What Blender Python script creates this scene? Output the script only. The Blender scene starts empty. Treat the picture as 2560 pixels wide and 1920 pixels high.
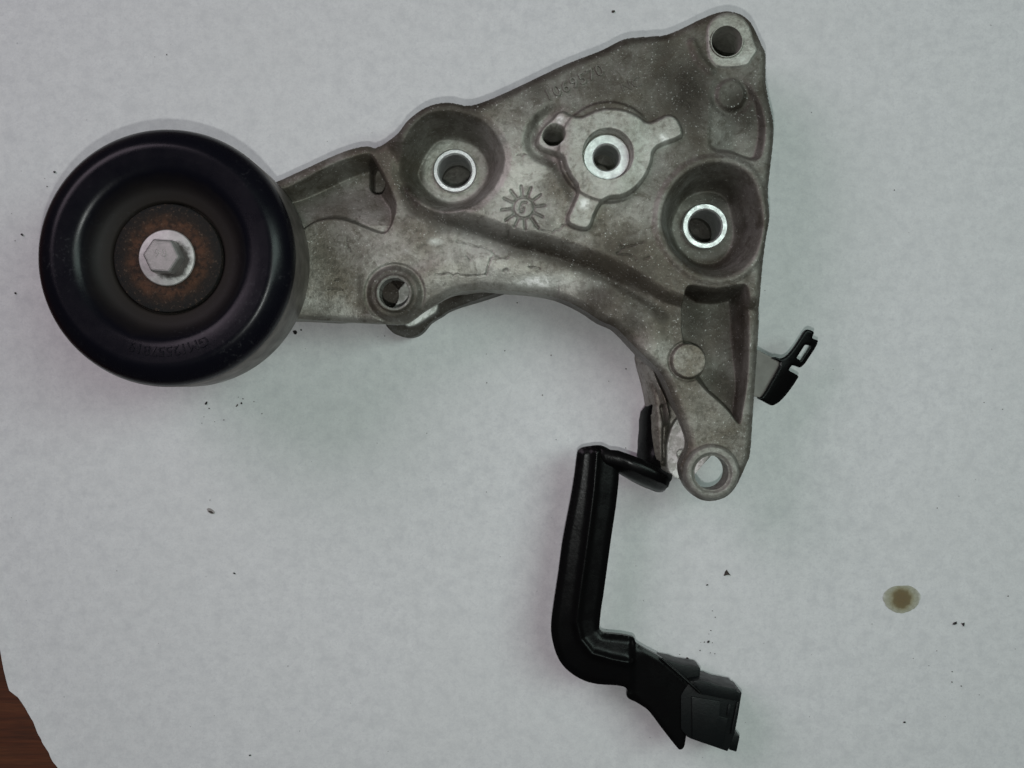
import bpy, bmesh, math, random
import numpy as np
from mathutils import Vector, Matrix

random.seed(7)
rng = np.random.default_rng(11)
sc = bpy.context.scene
col = sc.collection
R = math.radians

# ------------------------------------------------------------------ camera
CAM_H = 380.0            # camera height above the paper, millimetres
FPX = 2700.0             # focal length in pixels of a 2560 wide picture
MM = 0.001
cam = bpy.data.cameras.new('camera')
cam.sensor_width = 36.0
cam.lens = 36.0 * FPX / 2560.0
cam.clip_start = 0.005
cam.clip_end = 20.0
cam_o = bpy.data.objects.new('camera', cam)
cam_o.location = (0, 0, CAM_H * MM)
cam_o.rotation_euler = (0, 0, 0)
col.objects.link(cam_o)
sc.camera = cam_o

# ------------------------------------------------------------------ light
world = bpy.data.worlds.new('World')
sc.world = world
world.use_nodes = True
bg = world.node_tree.nodes['Background']
bg.inputs[0].default_value = (0.95, 0.90, 0.97, 1)
bg.inputs[1].default_value = 0.035


def area_light(name, loc, target, sx, sy, power, colour):
    l = bpy.data.lights.new(name, 'AREA')
    l.shape = 'RECTANGLE'
    l.size, l.size_y = sx, sy
    l.energy = power
    l.color = colour
    o = bpy.data.objects.new(name, l)
    o.location = loc
    d = Vector(target) - Vector(loc)
    o.rotation_euler = d.to_track_quat('-Z', 'Y').to_euler()
    col.objects.link(o)
    return o


# fluorescent ceiling fitting to the right of the bench, a weaker one to the left
area_light('ceiling_lamp', (0.50, 0.18, 0.90), (0, 0, 0), 0.30, 0.7, 3.55, (0.79, 1.0, 0.925))
area_light('ceiling_lamp_far', (-0.66, 0.52, 0.78), (-0.05, 0, 0), 0.6, 0.6, 3.45, (1.0, 0.83, 0.975))
# the phone's own flash, a small lamp right beside the lens
fl = bpy.data.lights.new('phone_flash', 'AREA')
fl.shape = 'DISK'
fl.size = 0.005
fl.energy = 0.315
fl.color = (0.97, 1.0, 0.975)
flo = bpy.data.objects.new('phone_flash', fl)
flo.location = (-0.002, -0.022, CAM_H * MM)
col.objects.link(flo)

vs = sc.view_settings
vs.view_transform = 'Standard'
vs.look = 'None'
vs.exposure = 0.0
vs.gamma = 1.0
vs.use_curve_mapping = False
sc.cycles.use_denoising = True
sc.cycles.max_bounces = 8


# ------------------------------------------------------------------ coordinates
def W(px, py, z):
    """ray through a picture point met at height z (mm)"""
    return ((px - 1280.0) / FPX * (CAM_H - z), -(py - 960.0) / FPX * (CAM_H - z))


def crop(ox, oy, s, pts):
    return [(ox + x / s, oy + y / s) for x, y in pts]


def WP(pts, z):
    return np.array([W(p[0], p[1], p[2] if len(p) > 2 else z) for p in pts])


def mmpx(px, z):
    return px * (CAM_H - z) / FPX


def smooth_closed(P, n=4):
    P = np.asarray(P, float)
    out = []
    N = len(P)
    for i in range(N):
        p0, p1, p2, p3 = P[i - 1], P[i], P[(i + 1) % N], P[(i + 2) % N]
        for k in range(n):
            t = k / n
            out.append(0.5 * ((2 * p1) + (-p0 + p2) * t + (2 * p0 - 5 * p1 + 4 * p2 - p3) * t * t
                              + (-p0 + 3 * p1 - 3 * p2 + p3) * t ** 3))
    return np.array(out)


class Grid:
    def __init__(self, x0, x1, y0, y1, step):
        self.xs = np.arange(x0, x1, step)
        self.ys = np.arange(y0, y1, step)
        self.X, self.Y = np.meshgrid(self.xs, self.ys)
        self.step = step

    def window(self, P, m):
        i0 = max(0, int((P[:, 0].min() - m - self.xs[0]) / self.step))
        i1 = min(len(self.xs), int((P[:, 0].max() + m - self.xs[0]) / self.step) + 2)
        j0 = max(0, int((P[:, 1].min() - m - self.ys[0]) / self.step))
        j1 = min(len(self.ys), int((P[:, 1].max() + m - self.ys[0]) / self.step) + 2)
        return slice(j0, j1), slice(i0, i1)

    def poly(self, P, m=10.0):
        D = np.full(self.X.shape, 50.0)
        w = self.window(P, m)
        X, Y = self.X[w], self.Y[w]
        d2 = np.full(X.shape, 1e9)
        ins = np.zeros(X.shape, bool)
        Q = np.roll(P, -1, axis=0)
        for (ax, ay), (bx, by) in zip(P, Q):
            ex, ey = bx - ax, by - ay
            L = ex * ex + ey * ey
            if L < 1e-12:
                continue
            t = np.clip(((X - ax) * ex + (Y - ay) * ey) / L, 0, 1)
            dx, dy = X - ax - t * ex, Y - ay - t * ey
            np.minimum(d2, dx * dx + dy * dy, out=d2)
            if ay != by:
                c = ((ay > Y) != (by > Y)) & (X < (bx - ax) * (Y - ay) / (by - ay) + ax)
                ins ^= c
        d = np.sqrt(d2)
        D[w] = np.where(ins, -d, d)
        return D

    def line(self, P, m=3.0):
        D = np.full(self.X.shape, 50.0)
        P = np.asarray(P)
        w = self.window(P, m)
        X, Y = self.X[w], self.Y[w]
        d2 = np.full(X.shape, 1e9)
        for (ax, ay), (bx, by) in zip(P[:-1], P[1:]):
            ex, ey = bx - ax, by - ay
            L = ex * ex + ey * ey + 1e-12
            t = np.clip(((X - ax) * ex + (Y - ay) * ey) / L, 0, 1)
            dx, dy = X - ax - t * ex, Y - ay - t * ey
            np.minimum(d2, dx * dx + dy * dy, out=d2)
        D[w] = np.sqrt(d2)
        return D

    def circ(self, c, r):
        return np.hypot(self.X - c[0], self.Y - c[1]) - r

    def wobble(self, wl, amp, seed, n=14):
        r = np.random.default_rng(seed)
        out = np.zeros(self.X.shape)
        for _ in range(n):
            a = r.uniform(0, math.tau)
            k = math.tau / (wl * r.uniform(0.6, 1.6))
            out += np.sin((self.X * math.cos(a) + self.Y * math.sin(a)) * k + r.uniform(0, math.tau))
        return out * amp / math.sqrt(n)


def inn(d, a, b):
    """1 where d <= a, 0 where d >= b"""
    t = np.clip((b - d) / (b - a), 0, 1)
    return t * t * (3 - 2 * t)


def lerp(a, b, t):
    return a + (b - a) * t


# ------------------------------------------------------------------ objects
def put(name, me, mat, parent=None, base=None, smooth=None):
    o = bpy.data.objects.new(name, me)
    col.objects.link(o)
    if mat is not None:
        me.materials.append(mat)
    if parent is not None:
        o.parent = parent
        top = parent
        while top.parent is not None:
            top = top.parent
        # part meshes are written in place: undo the root's own position once
        if parent is top:
            o.matrix_parent_inverse = Matrix.Translation(-top.location)
    return o


def raw_mesh(name, co, faces4, smooth=True, attr=None):
    me = bpy.data.meshes.new(name)
    co = np.asarray(co, np.float32)
    faces4 = np.asarray(faces4, np.int32)
    F = len(faces4)
    me.vertices.add(len(co))
    me.vertices.foreach_set('co', (co * MM).astype(np.float32).ravel())
    me.loops.add(F * 4)
    me.loops.foreach_set('vertex_index', faces4.ravel())
    me.polygons.add(F)
    me.polygons.foreach_set('loop_start', np.arange(0, F * 4, 4, dtype=np.int32))
    me.polygons.foreach_set('use_smooth', np.full(F, smooth))
    me.update(calc_edges=True)
    me.validate()
    if attr is not None:
        a = me.attributes.new('tone', 'FLOAT_COLOR', 'POINT')
        a.data.foreach_set('color', np.asarray(attr, np.float32).ravel())
    return me


def field_mesh(name, g, D, T, B, tone=None, smooth=True):
    """solid between a top and a bottom height field inside the outline D < 0"""
    ny, nx = D.shape
    V = D < 0
    keep = V[:-1, :-1] & V[1:, :-1] & V[:-1, 1:] & V[1:, 1:]
    used = np.zeros_like(V)
    used[:-1, :-1] |= keep
    used[1:, :-1] |= keep
    used[:-1, 1:] |= keep
    used[1:, 1:] |= keep
    pad = np.zeros((ny + 1, nx + 1), bool)
    pad[1:-1, 1:-1] = keep
    allk = pad[:-1, :-1] & pad[1:, :-1] & pad[:-1, 1:] & pad[1:, 1:]
    bnd = used & ~allk
    gy, gx = np.gradient(D, g.step)
    gl = np.hypot(gx, gy) + 1e-9
    X = np.where(bnd, g.X - D * gx / gl, g.X)
    Y = np.where(bnd, g.Y - D * gy / gl, g.Y)
    idx = -np.ones(D.shape, np.int64)
    n = int(used.sum())
    idx[used] = np.arange(n)
    top = np.stack([X[used], Y[used], T[used]], 1)
    bot = np.stack([X[used], Y[used], B[used]], 1)
    jj, ii = np.nonzero(keep)
    a, b = idx[jj, ii], idx[jj, ii + 1]
    c, d = idx[jj + 1, ii + 1], idx[jj + 1, ii]
    f_top = np.stack([a, b, c, d], 1)
    f_bot = np.stack([d, c, b, a], 1) + n
    kp = np.zeros((ny + 1, nx + 1), bool)
    kp[1:-1, 1:-1] = keep
    edges = []
    inner = kp[1:-1, 1:-1]
    for (dj, di, p, q) in ((-1, 0, (0, 0), (0, 1)), (1, 0, (1, 1), (1, 0)),
                           (0, -1, (1, 0), (0, 0)), (0, 1, (0, 1), (1, 1))):
        nb = kp[1 + dj:ny + dj, 1 + di:nx + di]
        m = inner & ~nb
        jm, im = np.nonzero(m)
        edges.append(np.stack([idx[jm + p[0], im + p[1]], idx[jm + q[0], im + q[1]]], 1))
    E = np.concatenate(edges)
    u, inv = np.unique(E, return_inverse=True)
    inv = inv.reshape(E.shape)
    m = len(u)
    sk_t = top[u]
    sk_b = bot[u]
    co = np.concatenate([top, bot, sk_t, sk_b])
    o = 2 * n
    f_sk = np.stack([inv[:, 1] + o, inv[:, 0] + o, inv[:, 0] + o + m, inv[:, 1] + o + m], 1)
    faces = np.concatenate([f_top, f_bot, f_sk])
    at = None
    if tone is not None:
        tt = np.stack([tone[0][used], tone[1][used], tone[2][used], np.ones(n)], 1)
        ts = tt[u].copy()
        at = np.concatenate([tt, tt, ts, ts])
    return raw_mesh(name, co, faces, smooth, at)


def lathe_mesh(name, prof, seg=96, c=(0, 0), smooth=True, closed=False, sharp=35):
    """prof: (r, z) from outside round to the inside, mm"""
    co, fa = [], []
    n = len(prof)
    for k in range(seg):
        a = math.tau * k / seg
        for r, z in prof:
            co.append((c[0] + r * math.cos(a), c[1] + r * math.sin(a), z))
    m = n if closed else n - 1
    for k in range(seg):
        k2 = (k + 1) % seg
        for i in range(m):
            i2 = (i + 1) % n
            fa.append((k * n + i, k2 * n + i, k2 * n + i2, k * n + i2))
    me = raw_mesh(name, co, fa, smooth)
    bm = bmesh.new()
    bm.from_mesh(me)
    bmesh.ops.remove_doubles(bm, verts=bm.verts, dist=1e-7)
    bmesh.ops.recalc_face_normals(bm, faces=bm.faces)
    bm.to_mesh(me)
    bm.free()
    me.set_sharp_from_angle(angle=R(sharp))
    return me


def prism(name, poly, zb, zt, bevel=0.4, tilt=None, holes=()):
    """solid slab over a polygon (mm) with softened edges; tilt(x, y) lifts both faces"""
    bm = bmesh.new()
    vs_ = [bm.verts.new((x * MM, y * MM, zb * MM)) for x, y in poly]
    f = bm.faces.new(vs_)
    r = bmesh.ops.extrude_face_region(bm, geom=[f])
    vt = [e for e in r['geom'] if isinstance(e, bmesh.types.BMVert)]
    bmesh.ops.translate(bm, verts=vt, vec=(0, 0, (zt - zb) * MM))
    bmesh.ops.recalc_face_normals(bm, faces=bm.faces)
    if bevel:
        es = [e for e in bm.edges if len(e.link_faces) == 2 and e.calc_face_angle(0) > R(40)]
        bmesh.ops.bevel(bm, geom=es, offset=bevel * MM, segments=2, profile=0.6, affect='EDGES', clamp_overlap=True)
    bmesh.ops.triangulate(bm, faces=[q for q in bm.faces if len(q.verts) > 4])
    if tilt:
        for v in bm.verts:
            v.co.z += tilt(v.co.x / MM, v.co.y / MM) * MM
    me = bpy.data.meshes.new(name)
    bm.to_mesh(me)
    bm.free()
    for p in me.polygons:
        p.use_smooth = True
    me.set_sharp_from_angle(angle=R(32))
    return me


def set_tone(me, rgb):
    a = me.attributes.new('tone', 'FLOAT_COLOR', 'POINT')
    a.data.foreach_set('color', np.tile(np.array((*rgb, 1.0), np.float32), len(me.vertices)))
    return me


def text_mesh(name, body, size, mapper, extrude=0.3, spacing=1.0):
    """raised lettering; mapper takes (u, v, w) in mm, text centred on u = v = 0"""
    cu = bpy.data.curves.new(name, 'FONT')
    cu.body = body
    cu.size = size
    cu.extrude = extrude
    cu.bevel_depth = 0.03
    cu.bevel_resolution = 0
    cu.space_character = spacing
    cu.align_x = 'CENTER'
    cu.align_y = 'CENTER'
    cu.resolution_u = 4
    o = bpy.data.objects.new(name, cu)
    col.objects.link(o)
    dg = bpy.context.evaluated_depsgraph_get()
    me = bpy.data.meshes.new_from_object(o.evaluated_get(dg))
    bpy.data.objects.remove(o)
    for v in me.vertices:
        v.co = Vector(mapper(v.co.x, v.co.y, v.co.z)) * MM
    me.materials.clear()
    me.name = name
    return me


# ------------------------------------------------------------------ materials
def new_mat(name):
    m = bpy.data.materials.new(name)
    m.use_nodes = True
    nt = m.node_tree
    return m, nt, nt.nodes['Principled BSDF'], nt.links


def N(nt, t, **kw):
    n = nt.nodes.new(t)
    for k, v in kw.items():
        setattr(n, k, v)
    return n


def noise(nt, co, scale, detail=4, rough=0.6, dist=0.0):
    n = N(nt, 'ShaderNodeTexNoise')
    n.inputs['Scale'].default_value = scale
    n.inputs['Detail'].default_value = detail
    n.inputs['Roughness'].default_value = rough
    n.inputs['Distortion'].default_value = dist
    nt.links.new(co, n.inputs['Vector'])
    return n.outputs[0]


def ramp(nt, fac, stops):
    r = N(nt, 'ShaderNodeValToRGB')
    e = r.color_ramp.elements
    while len(e) > 1:
        e.remove(e[-1])
    e[0].position = stops[0][0]
    e[0].color = (*stops[0][1], 1) if len(stops[0][1]) == 3 else stops[0][1]
    for p, c in stops[1:]:
        q = e.new(p)
        q.color = (*c, 1)
    nt.links.new(fac, r.inputs[0])
    return r.outputs[0]


def g3(v):
    return (v, v, v)


def mixc(nt, fac, a, b, mode='MIX'):
    m = N(nt, 'ShaderNodeMix', data_type='RGBA', blend_type=mode)
    for sock, v in ((m.inputs[0], fac), (m.inputs[6], a), (m.inputs[7], b)):
        if isinstance(v, (int, float)):
            sock.default_value = v
        elif isinstance(v, tuple):
            sock.default_value = (*v, 1)
        else:
            nt.links.new(v, sock)
    return m.outputs[2]


def math_(nt, op, a, b=None, clamp=False):
    m = N(nt, 'ShaderNodeMath', operation=op, use_clamp=clamp)
    for s, v in ((m.inputs[0], a), (m.inputs[1], b)):
        if v is None:
            continue
        if isinstance(v, (int, float)):
            s.default_value = v
        else:
            nt.links.new(v, s)
    return m.outputs[0]


def bump(nt, h, strength, dist, prev=None):
    b = N(nt, 'ShaderNodeBump')
    b.inputs['Strength'].default_value = strength
    b.inputs['Distance'].default_value = dist
    nt.links.new(h, b.inputs['Height'])
    if prev is not None:
        nt.links.new(prev, b.inputs['Normal'])
    return b.outputs[0]


def objco(nt):
    return N(nt, 'ShaderNodeTexCoord').outputs['Object']


def mat_cast():
    m, nt, p, L = new_mat('cast_aluminium')
    co = objco(nt)
    at = N(nt, 'ShaderNodeAttribute', attribute_name='tone')
    sep = N(nt, 'ShaderNodeSeparateColor')
    L.new(at.outputs['Color'], sep.inputs[0])
    clean, grime_shade, dirt_shade = sep.outputs[0], sep.outputs[1], sep.outputs[2]
    n1 = noise(nt, co, 75, 7, 0.68)
    n2 = noise(nt, co, 620, 5, 0.72)
    n3 = noise(nt, co, 1500, 3, 0.6)
    n0 = noise(nt, co, 45, 4, 0.6, 0.4)
    base = ramp(nt, n1, [(0.30, (0.36, 0.34, 0.295)), (0.50, (0.50, 0.48, 0.43)), (0.70, (0.63, 0.61, 0.56))])
    base = mixc(nt, ramp(nt, n0, [(0.38, g3(0.80)), (0.58, g3(0))]), base, (0.185, 0.152, 0.110))
    base = mixc(nt, ramp(nt, noise(nt, co, 210, 6, 0.7, 0.8), [(0.36, g3(0.6)), (0.47, g3(0))]), base, (0.13, 0.108, 0.08))
    # oily brown dirt sprayed on the part, plus shade painted into recesses
    gf = math_(nt, 'MULTIPLY', math_(nt, 'MULTIPLY', grime_shade, 1.15), ramp(nt, n1, [(0.3, g3(1.0)), (0.7, g3(0.80))]), True)
    c = mixc(nt, gf, base, (0.031, 0.0245, 0.0175))
    # fine mottling and bright nicks
    c = mixc(nt, math_(nt, 'MULTIPLY', ramp(nt, n2, [(0.37, g3(0.70)), (0.50, g3(0))]), ramp(nt, n0, [(0.38, g3(1)), (0.62, g3(0.25))])), c, (0.085, 0.076, 0.060))
    c = mixc(nt, math_(nt, 'MULTIPLY', ramp(nt, n3, [(0.60, g3(0)), (0.70, g3(0.85))]), ramp(nt, n2, [(0.45, g3(0.0)), (0.62, g3(1))])), c, (0.58, 0.57, 0.54))
    # bare or oxidised bright areas
    cf = math_(nt, 'MULTIPLY', clean, ramp(nt, n2, [(0.3, g3(0.55)), (0.6, g3(1))]), True)
    c = mixc(nt, cf, c, (0.60, 0.61, 0.56))
    c = mixc(nt, math_(nt, 'MULTIPLY', ramp(nt, clean, [(0.55, g3(0)), (0.95, g3(1))]), ramp(nt, noise(nt, co, 420, 3, 0.6), [(0.44, g3(0)), (0.56, g3(1))])), c, (0.86, 0.86, 0.82))
    met = math_(nt, 'SUBTRACT', math_(nt, 'SUBTRACT', 0.82, math_(nt, 'MULTIPLY', gf, 0.50)), math_(nt, 'MULTIPLY', cf, 0.45), True)
    L.new(met, p.inputs['Metallic'])
    c = mixc(nt, dirt_shade, c, (0.03, 0.027, 0.022))
    L.new(c, p.inputs['Base Color'])
    p.inputs['Specular IOR Level'].default_value = 0.3
    ro = ramp(nt, n2, [(0.3, g3(0.62)), (0.7, g3(0.44))])
    L.new(ro, p.inputs['Roughness'])
    b = bump(nt, n3, 0.40, 0.0003)
    b = bump(nt, n2, 0.38, 0.0006, b)
    L.new(b, p.inputs['Normal'])
    return m


def mat_simple(name, colour, rough, metal=0.0, var=0.25, scale=300, bumps=0.15, spec=0.5):
    m, nt, p, L = new_mat(name)
    co = objco(nt)
    n = noise(nt, co, scale, 5, 0.65)
    lo = tuple(c * (1 - var) for c in colour)
    hi = tuple(min(1, c * (1 + var)) for c in colour)
    L.new(ramp(nt, n, [(0.3, lo), (0.7, hi)]), p.inputs['Base Color'])
    L.new(ramp(nt, n, [(0.3, g3(min(1, rough + 0.08))), (0.7, g3(max(0.05, rough - 0.08)))]), p.inputs['Roughness'])
    p.inputs['Metallic'].default_value = metal
    p.inputs['Specular IOR Level'].default_value = spec
    L.new(bump(nt, noise(nt, co, scale * 5, 3), bumps, 0.0002), p.inputs['Normal'])
    return m


def mat_pulley():
    m, nt, p, L = new_mat('pulley_black')
    co = objco(nt)
    sepx = N(nt, 'ShaderNodeVectorMath', operation='LENGTH')
    flat = N(nt, 'ShaderNodeVectorMath', operation='MULTIPLY')
    flat.inputs[1].default_value = (1, 1, 0)
    sub = N(nt, 'ShaderNodeVectorMath', operation='SUBTRACT')
    sub.inputs[1].default_value = (PC[0] * MM, PC[1] * MM, 0)
    L.new(co, sub.inputs[0])
    L.new(sub.outputs[0], flat.inputs[0])
    L.new(flat.outputs[0], sepx.inputs[0])
    r = sepx.outputs['Value']
    n1 = noise(nt, co, 90, 6, 0.7)
    n2 = noise(nt, co, 900, 4, 0.7)
    rn = math_(nt, 'ADD', r, math_(nt, 'MULTIPLY', math_(nt, 'SUBTRACT', n1, 0.5), 0.004))
    # brown dust packed round the hub
    dust = ramp(nt, math_(nt, 'MULTIPLY', rn, 20.0), [(0.34, g3(0.85)), (0.42, g3(0.55)), (0.50, g3(0))])
    c = mixc(nt, dust, (0.0034, 0.0034, 0.0062), (0.020, 0.0155, 0.0125))
    # chalky scuffs
    sc_ = math_(nt, 'MULTIPLY', ramp(nt, noise(nt, co, 45, 4, 0.6), [(0.54, g3(0)), (0.72, g3(0.6))]), ramp(nt, n2, [(0.56, g3(0)), (0.70, g3(1))]))
    c = mixc(nt, sc_, c, (0.06, 0.06, 0.065))
    L.new(c, p.inputs['Base Color'])
    ro = mixc(nt, dust, ramp(nt, n1, [(0.3, g3(0.23)), (0.7, g3(0.34))]), (0.8, 0.8, 0.8))
    p.inputs['Specular IOR Level'].default_value = 0.22
    L.new(ro, p.inputs['Roughness'])
    L.new(bump(nt, n2, 0.08, 0.0002), p.inputs['Normal'])
    return m


def mat_flange():
    m, nt, p, L = new_mat('bolt_flange')
    co = objco(nt)
    sub = N(nt, 'ShaderNodeVectorMath', operation='SUBTRACT')
    sub.inputs[1].default_value = ((PC[0] + 1.5) * MM, (PC[1] - 0.7) * MM, 57 * MM)
    ln = N(nt, 'ShaderNodeVectorMath', operation='LENGTH')
    L.new(co, sub.inputs[0])
    L.new(sub.outputs[0], ln.inputs[0])
    n1 = noise(nt, co, 420, 5, 0.7)
    rn = math_(nt, 'ADD', ln.outputs['Value'], math_(nt, 'MULTIPLY', math_(nt, 'SUBTRACT', n1, 0.5), 0.0035))
    c = ramp(nt, n1, [(0.3, (0.40, 0.385, 0.375)), (0.7, (0.56, 0.545, 0.53))])
    c = mixc(nt, ramp(nt, math_(nt, 'MULTIPLY', rn, 100.0), [(0.50, g3(0.92)), (0.62, g3(0))]), c, (0.030, 0.022, 0.018))
    L.new(c, p.inputs['Base Color'])
    p.inputs['Metallic'].default_value = 0.5
    p.inputs['Roughness'].default_value = 0.5
    L.new(bump(nt, n1, 0.3, 0.0003), p.inputs['Normal'])
    return m


def mat_rust():
    m, nt, p, L = new_mat('rusty_washer')
    co = objco(nt)
    sub = N(nt, 'ShaderNodeVectorMath', operation='SUBTRACT')
    sub.inputs[1].default_value = (PC[0] * MM, PC[1] * MM, 0)
    flat = N(nt, 'ShaderNodeVectorMath', operation='MULTIPLY')
    flat.inputs[1].default_value = (1, 1, 0)
    ln = N(nt, 'ShaderNodeVectorMath', operation='LENGTH')
    L.new(co, sub.inputs[0])
    L.new(sub.outputs[0], flat.inputs[0])
    L.new(flat.outputs[0], ln.inputs[0])
    n1 = noise(nt, co, 280, 6, 0.75)
    n2 = noise(nt, co, 1100, 4, 0.7)
    rn = math_(nt, 'ADD', ln.outputs['Value'], math_(nt, 'MULTIPLY', math_(nt, 'SUBTRACT', n1, 0.5), 0.006))
    c = ramp(nt, math_(nt, 'MULTIPLY', rn, 50.0), [(0.40, (0.050, 0.027, 0.019)), (0.52, (0.078, 0.036, 0.021)), (0.60, (0.050, 0.026, 0.016)), (0.68, (0.018, 0.014, 0.012)), (0.78, (0.009, 0.009, 0.009))])
    c = mixc(nt, ramp(nt, noise(nt, co, 420, 6, 0.75), [(0.40, g3(0.85)), (0.56, g3(0))]), c, (0.016, 0.012, 0.010))
    c = mixc(nt, ramp(nt, n2, [(0.58, g3(0)), (0.72, g3(0.7))]), c, (0.13, 0.085, 0.06))
    L.new(c, p.inputs['Base Color'])
    p.inputs['Roughness'].default_value = 0.75
    p.inputs['Specular IOR Level'].default_value = 0.2
    L.new(bump(nt, n2, 0.6, 0.0004), p.inputs['Normal'])
    return m


def mat_paper():
    m, nt, p, L = new_mat('paper')
    co = objco(nt)
    n1 = noise(nt, co, 190, 5, 0.7)
    n2 = noise(nt, co, 520, 4, 0.7)
    n3 = noise(nt, co, 12, 3, 0.5)
    c = ramp(nt, n1, [(0.29, (0.615, 0.617, 0.625)), (0.5, (0.71, 0.71, 0.712)), (0.69, (0.765, 0.765, 0.765))])
    c = mixc(nt, ramp(nt, n2, [(0.34, g3(0.6)), (0.50, g3(0))]), c, (0.60, 0.60, 0.615))
    c = mixc(nt, ramp(nt, n3, [(0.35, g3(0.25)), (0.65, g3(0))]), c, (0.66, 0.665, 0.65))
    c = mixc(nt, ramp(nt, noise(nt, co, 1700, 2, 0.6), [(0.35, g3(0.22)), (0.6, g3(0))]), c, (0.55, 0.55, 0.56))
    L.new(c, p.inputs['Base Color'])
    p.inputs['Roughness'].default_value = 0.85
    p.inputs['Specular IOR Level'].default_value = 0.25
    L.new(bump(nt, n2, 0.12, 0.0003), p.inputs['Normal'])
    return m


def mat_stain(cx, cy):
    m, nt, p, L = new_mat('oil_stain')
    co = objco(nt)
    sub = N(nt, 'ShaderNodeVectorMath', operation='SUBTRACT')
    sub.inputs[1].default_value = (cx * MM, cy * MM, 0)
    ln = N(nt, 'ShaderNodeVectorMath', operation='LENGTH')
    L.new(co, sub.inputs[0])
    L.new(sub.outputs[0], ln.inputs[0])
    n1 = noise(nt, co, 350, 4, 0.6)
    n2 = noise(nt, co, 900, 4, 0.7)
    rn = math_(nt, 'ADD', ln.outputs['Value'], math_(nt, 'MULTIPLY', math_(nt, 'SUBTRACT', n1, 0.5), 0.0026))
    c = ramp(nt, math_(nt, 'MULTIPLY', rn, 150.0), [(0.22, (0.155, 0.108, 0.045)), (0.44, (0.165, 0.125, 0.055)), (0.56, (0.30, 0.275, 0.175)), (0.68, (0.37, 0.365, 0.275)), (0.86, (0.40, 0.395, 0.32)), (0.97, (0.52, 0.52, 0.46))])
    c = mixc(nt, ramp(nt, n2, [(0.3, g3(0.35)), (0.6, g3(0))]), c, (0.12, 0.10, 0.06))
    L.new(c, p.inputs['Base Color'])
    p.inputs['Roughness'].default_value = 0.7
    return m


def mat_wood():
    m, nt, p, L = new_mat('table_wood')
    co = objco(nt)
    mp = N(nt, 'ShaderNodeMapping')
    mp.inputs['Scale'].default_value = (6, 90, 40)
    mp.inputs['Rotation'].default_value = (0, 0, R(-5))
    L.new(co, mp.inputs[0])
    n1 = noise(nt, mp.outputs[0], 2.0, 6, 0.65, 0.6)
    n2 = noise(nt, mp.outputs[0], 12.0, 4, 0.6)
    c = ramp(nt, n1, [(0.30, (0.032, 0.010, 0.005)), (0.50, (0.090, 0.026, 0.010)), (0.70, (0.130, 0.043, 0.016))])
    c = mixc(nt, ramp(nt, n2, [(0.4, g3(0.5)), (0.6, g3(0))]), c, (0.04, 0.016, 0.008))
    L.new(c, p.inputs['Base Color'])
    p.inputs['Roughness'].default_value = 0.5
    L.new(bump(nt, n2, 0.15, 0.0003), p.inputs['Normal'])
    return m


# pulley axis: the front edge of the wheel stands 58 mm above the paper
PC = W(413, 643, 58)

M_CAST = mat_cast()
M_MACH = mat_simple('machined_steel', (0.72, 0.73, 0.72), 0.48, 1.0, 0.24, 420, 0.45)
M_BOLT = mat_simple('zinc_bolt', (0.40, 0.385, 0.37), 0.45, 0.75, 0.22, 420, 0.3)
M_BELT = mat_simple('worn_belt_face', (0.15, 0.135, 0.125), 0.42, 0.6, 0.30, 160, 0.15)
M_PUL = mat_pulley()
M_RUST = mat_rust()
M_BLK = mat_simple('black_painted_steel', (0.0030, 0.0029, 0.0030), 0.26, 0.0, 0.35, 200, 0.16, 0.14)
M_PLA = mat_simple('black_plastic', (0.0045, 0.0056, 0.0058), 0.42, 0.0, 0.3, 300, 0.25, 0.22)
M_TAB = mat_simple('grey_reflection_tab', (0.225, 0.212, 0.195), 0.7, 0.0, 0.10, 250, 0.1)  # grey paints in the paper's reflection on the plate
M_CRUMB = mat_simple('dirt_crumb', (0.020, 0.017, 0.017), 0.75, 0.0, 0.5, 2500, 0.5)
M_CRUMB2 = mat_simple('brown_crumb', (0.045, 0.034, 0.028), 0.75, 0.0, 0.5, 1800, 0.5)
M_SMUDGE = mat_simple('grey_smudge', (0.30, 0.28, 0.27), 0.85, 0.0, 0.3, 1800, 0.2)
M_PAPER = mat_paper()
M_WOOD = mat_wood()

# ------------------------------------------------------------------ the setting
tb = bmesh.new()
bmesh.ops.create_cube(tb, size=1.0)
bmesh.ops.scale(tb, vec=(1.1, 0.8, 0.03), verts=tb.verts)
bmesh.ops.translate(tb, vec=(0.1, 0.0, -0.01545), verts=tb.verts)
bmesh.ops.bevel(tb, geom=tb.edges[:], offset=0.003, segments=2, affect='EDGES')
tme = bpy.data.meshes.new('table')
tb.to_mesh(tme)
tb.free()
table = put('table', tme, M_WOOD)
table['kind'] = 'structure'

edge = [(-170, -560), (-160, -200), (-150, 200), (-130, 620), (-105, 1000), (-60, 1330), (-22, 1500),
        (0, 1613), (5, 1641), (11, 1674), (16, 1703), (23, 1725), (46, 1744), (59, 1759), (70, 1783), (84, 1805),
        (96, 1833), (108, 1858), (122, 1882), (133, 1903), (145, 1920), (190, 2010), (260, 2130), (330, 2300),
        (370, 2480), (1400, 2500), (3100, 2490), (3110, 900), (3090, -560), (1500, -570)]
PE = WP(edge, 0.0)
fine = []
for i in range(len(PE)):
    a, b = PE[i], PE[(i + 1) % len(PE)]
    n = max(1, int(np.hypot(*(b - a)) / 1.6)) if i < 24 else 1
    nrm = np.array([-(b - a)[1], (b - a)[0]]) / (np.hypot(*(b - a)) + 1e-9)
    for k in range(n):
        fine.append(a + (b - a) * k / n + nrm * (random.uniform(-0.22, 0.22) if i < 24 else 0))
gp = Grid(-205, 265, -222, 222, 1.3)
Dp = gp.poly(np.array(fine), 500)
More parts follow.
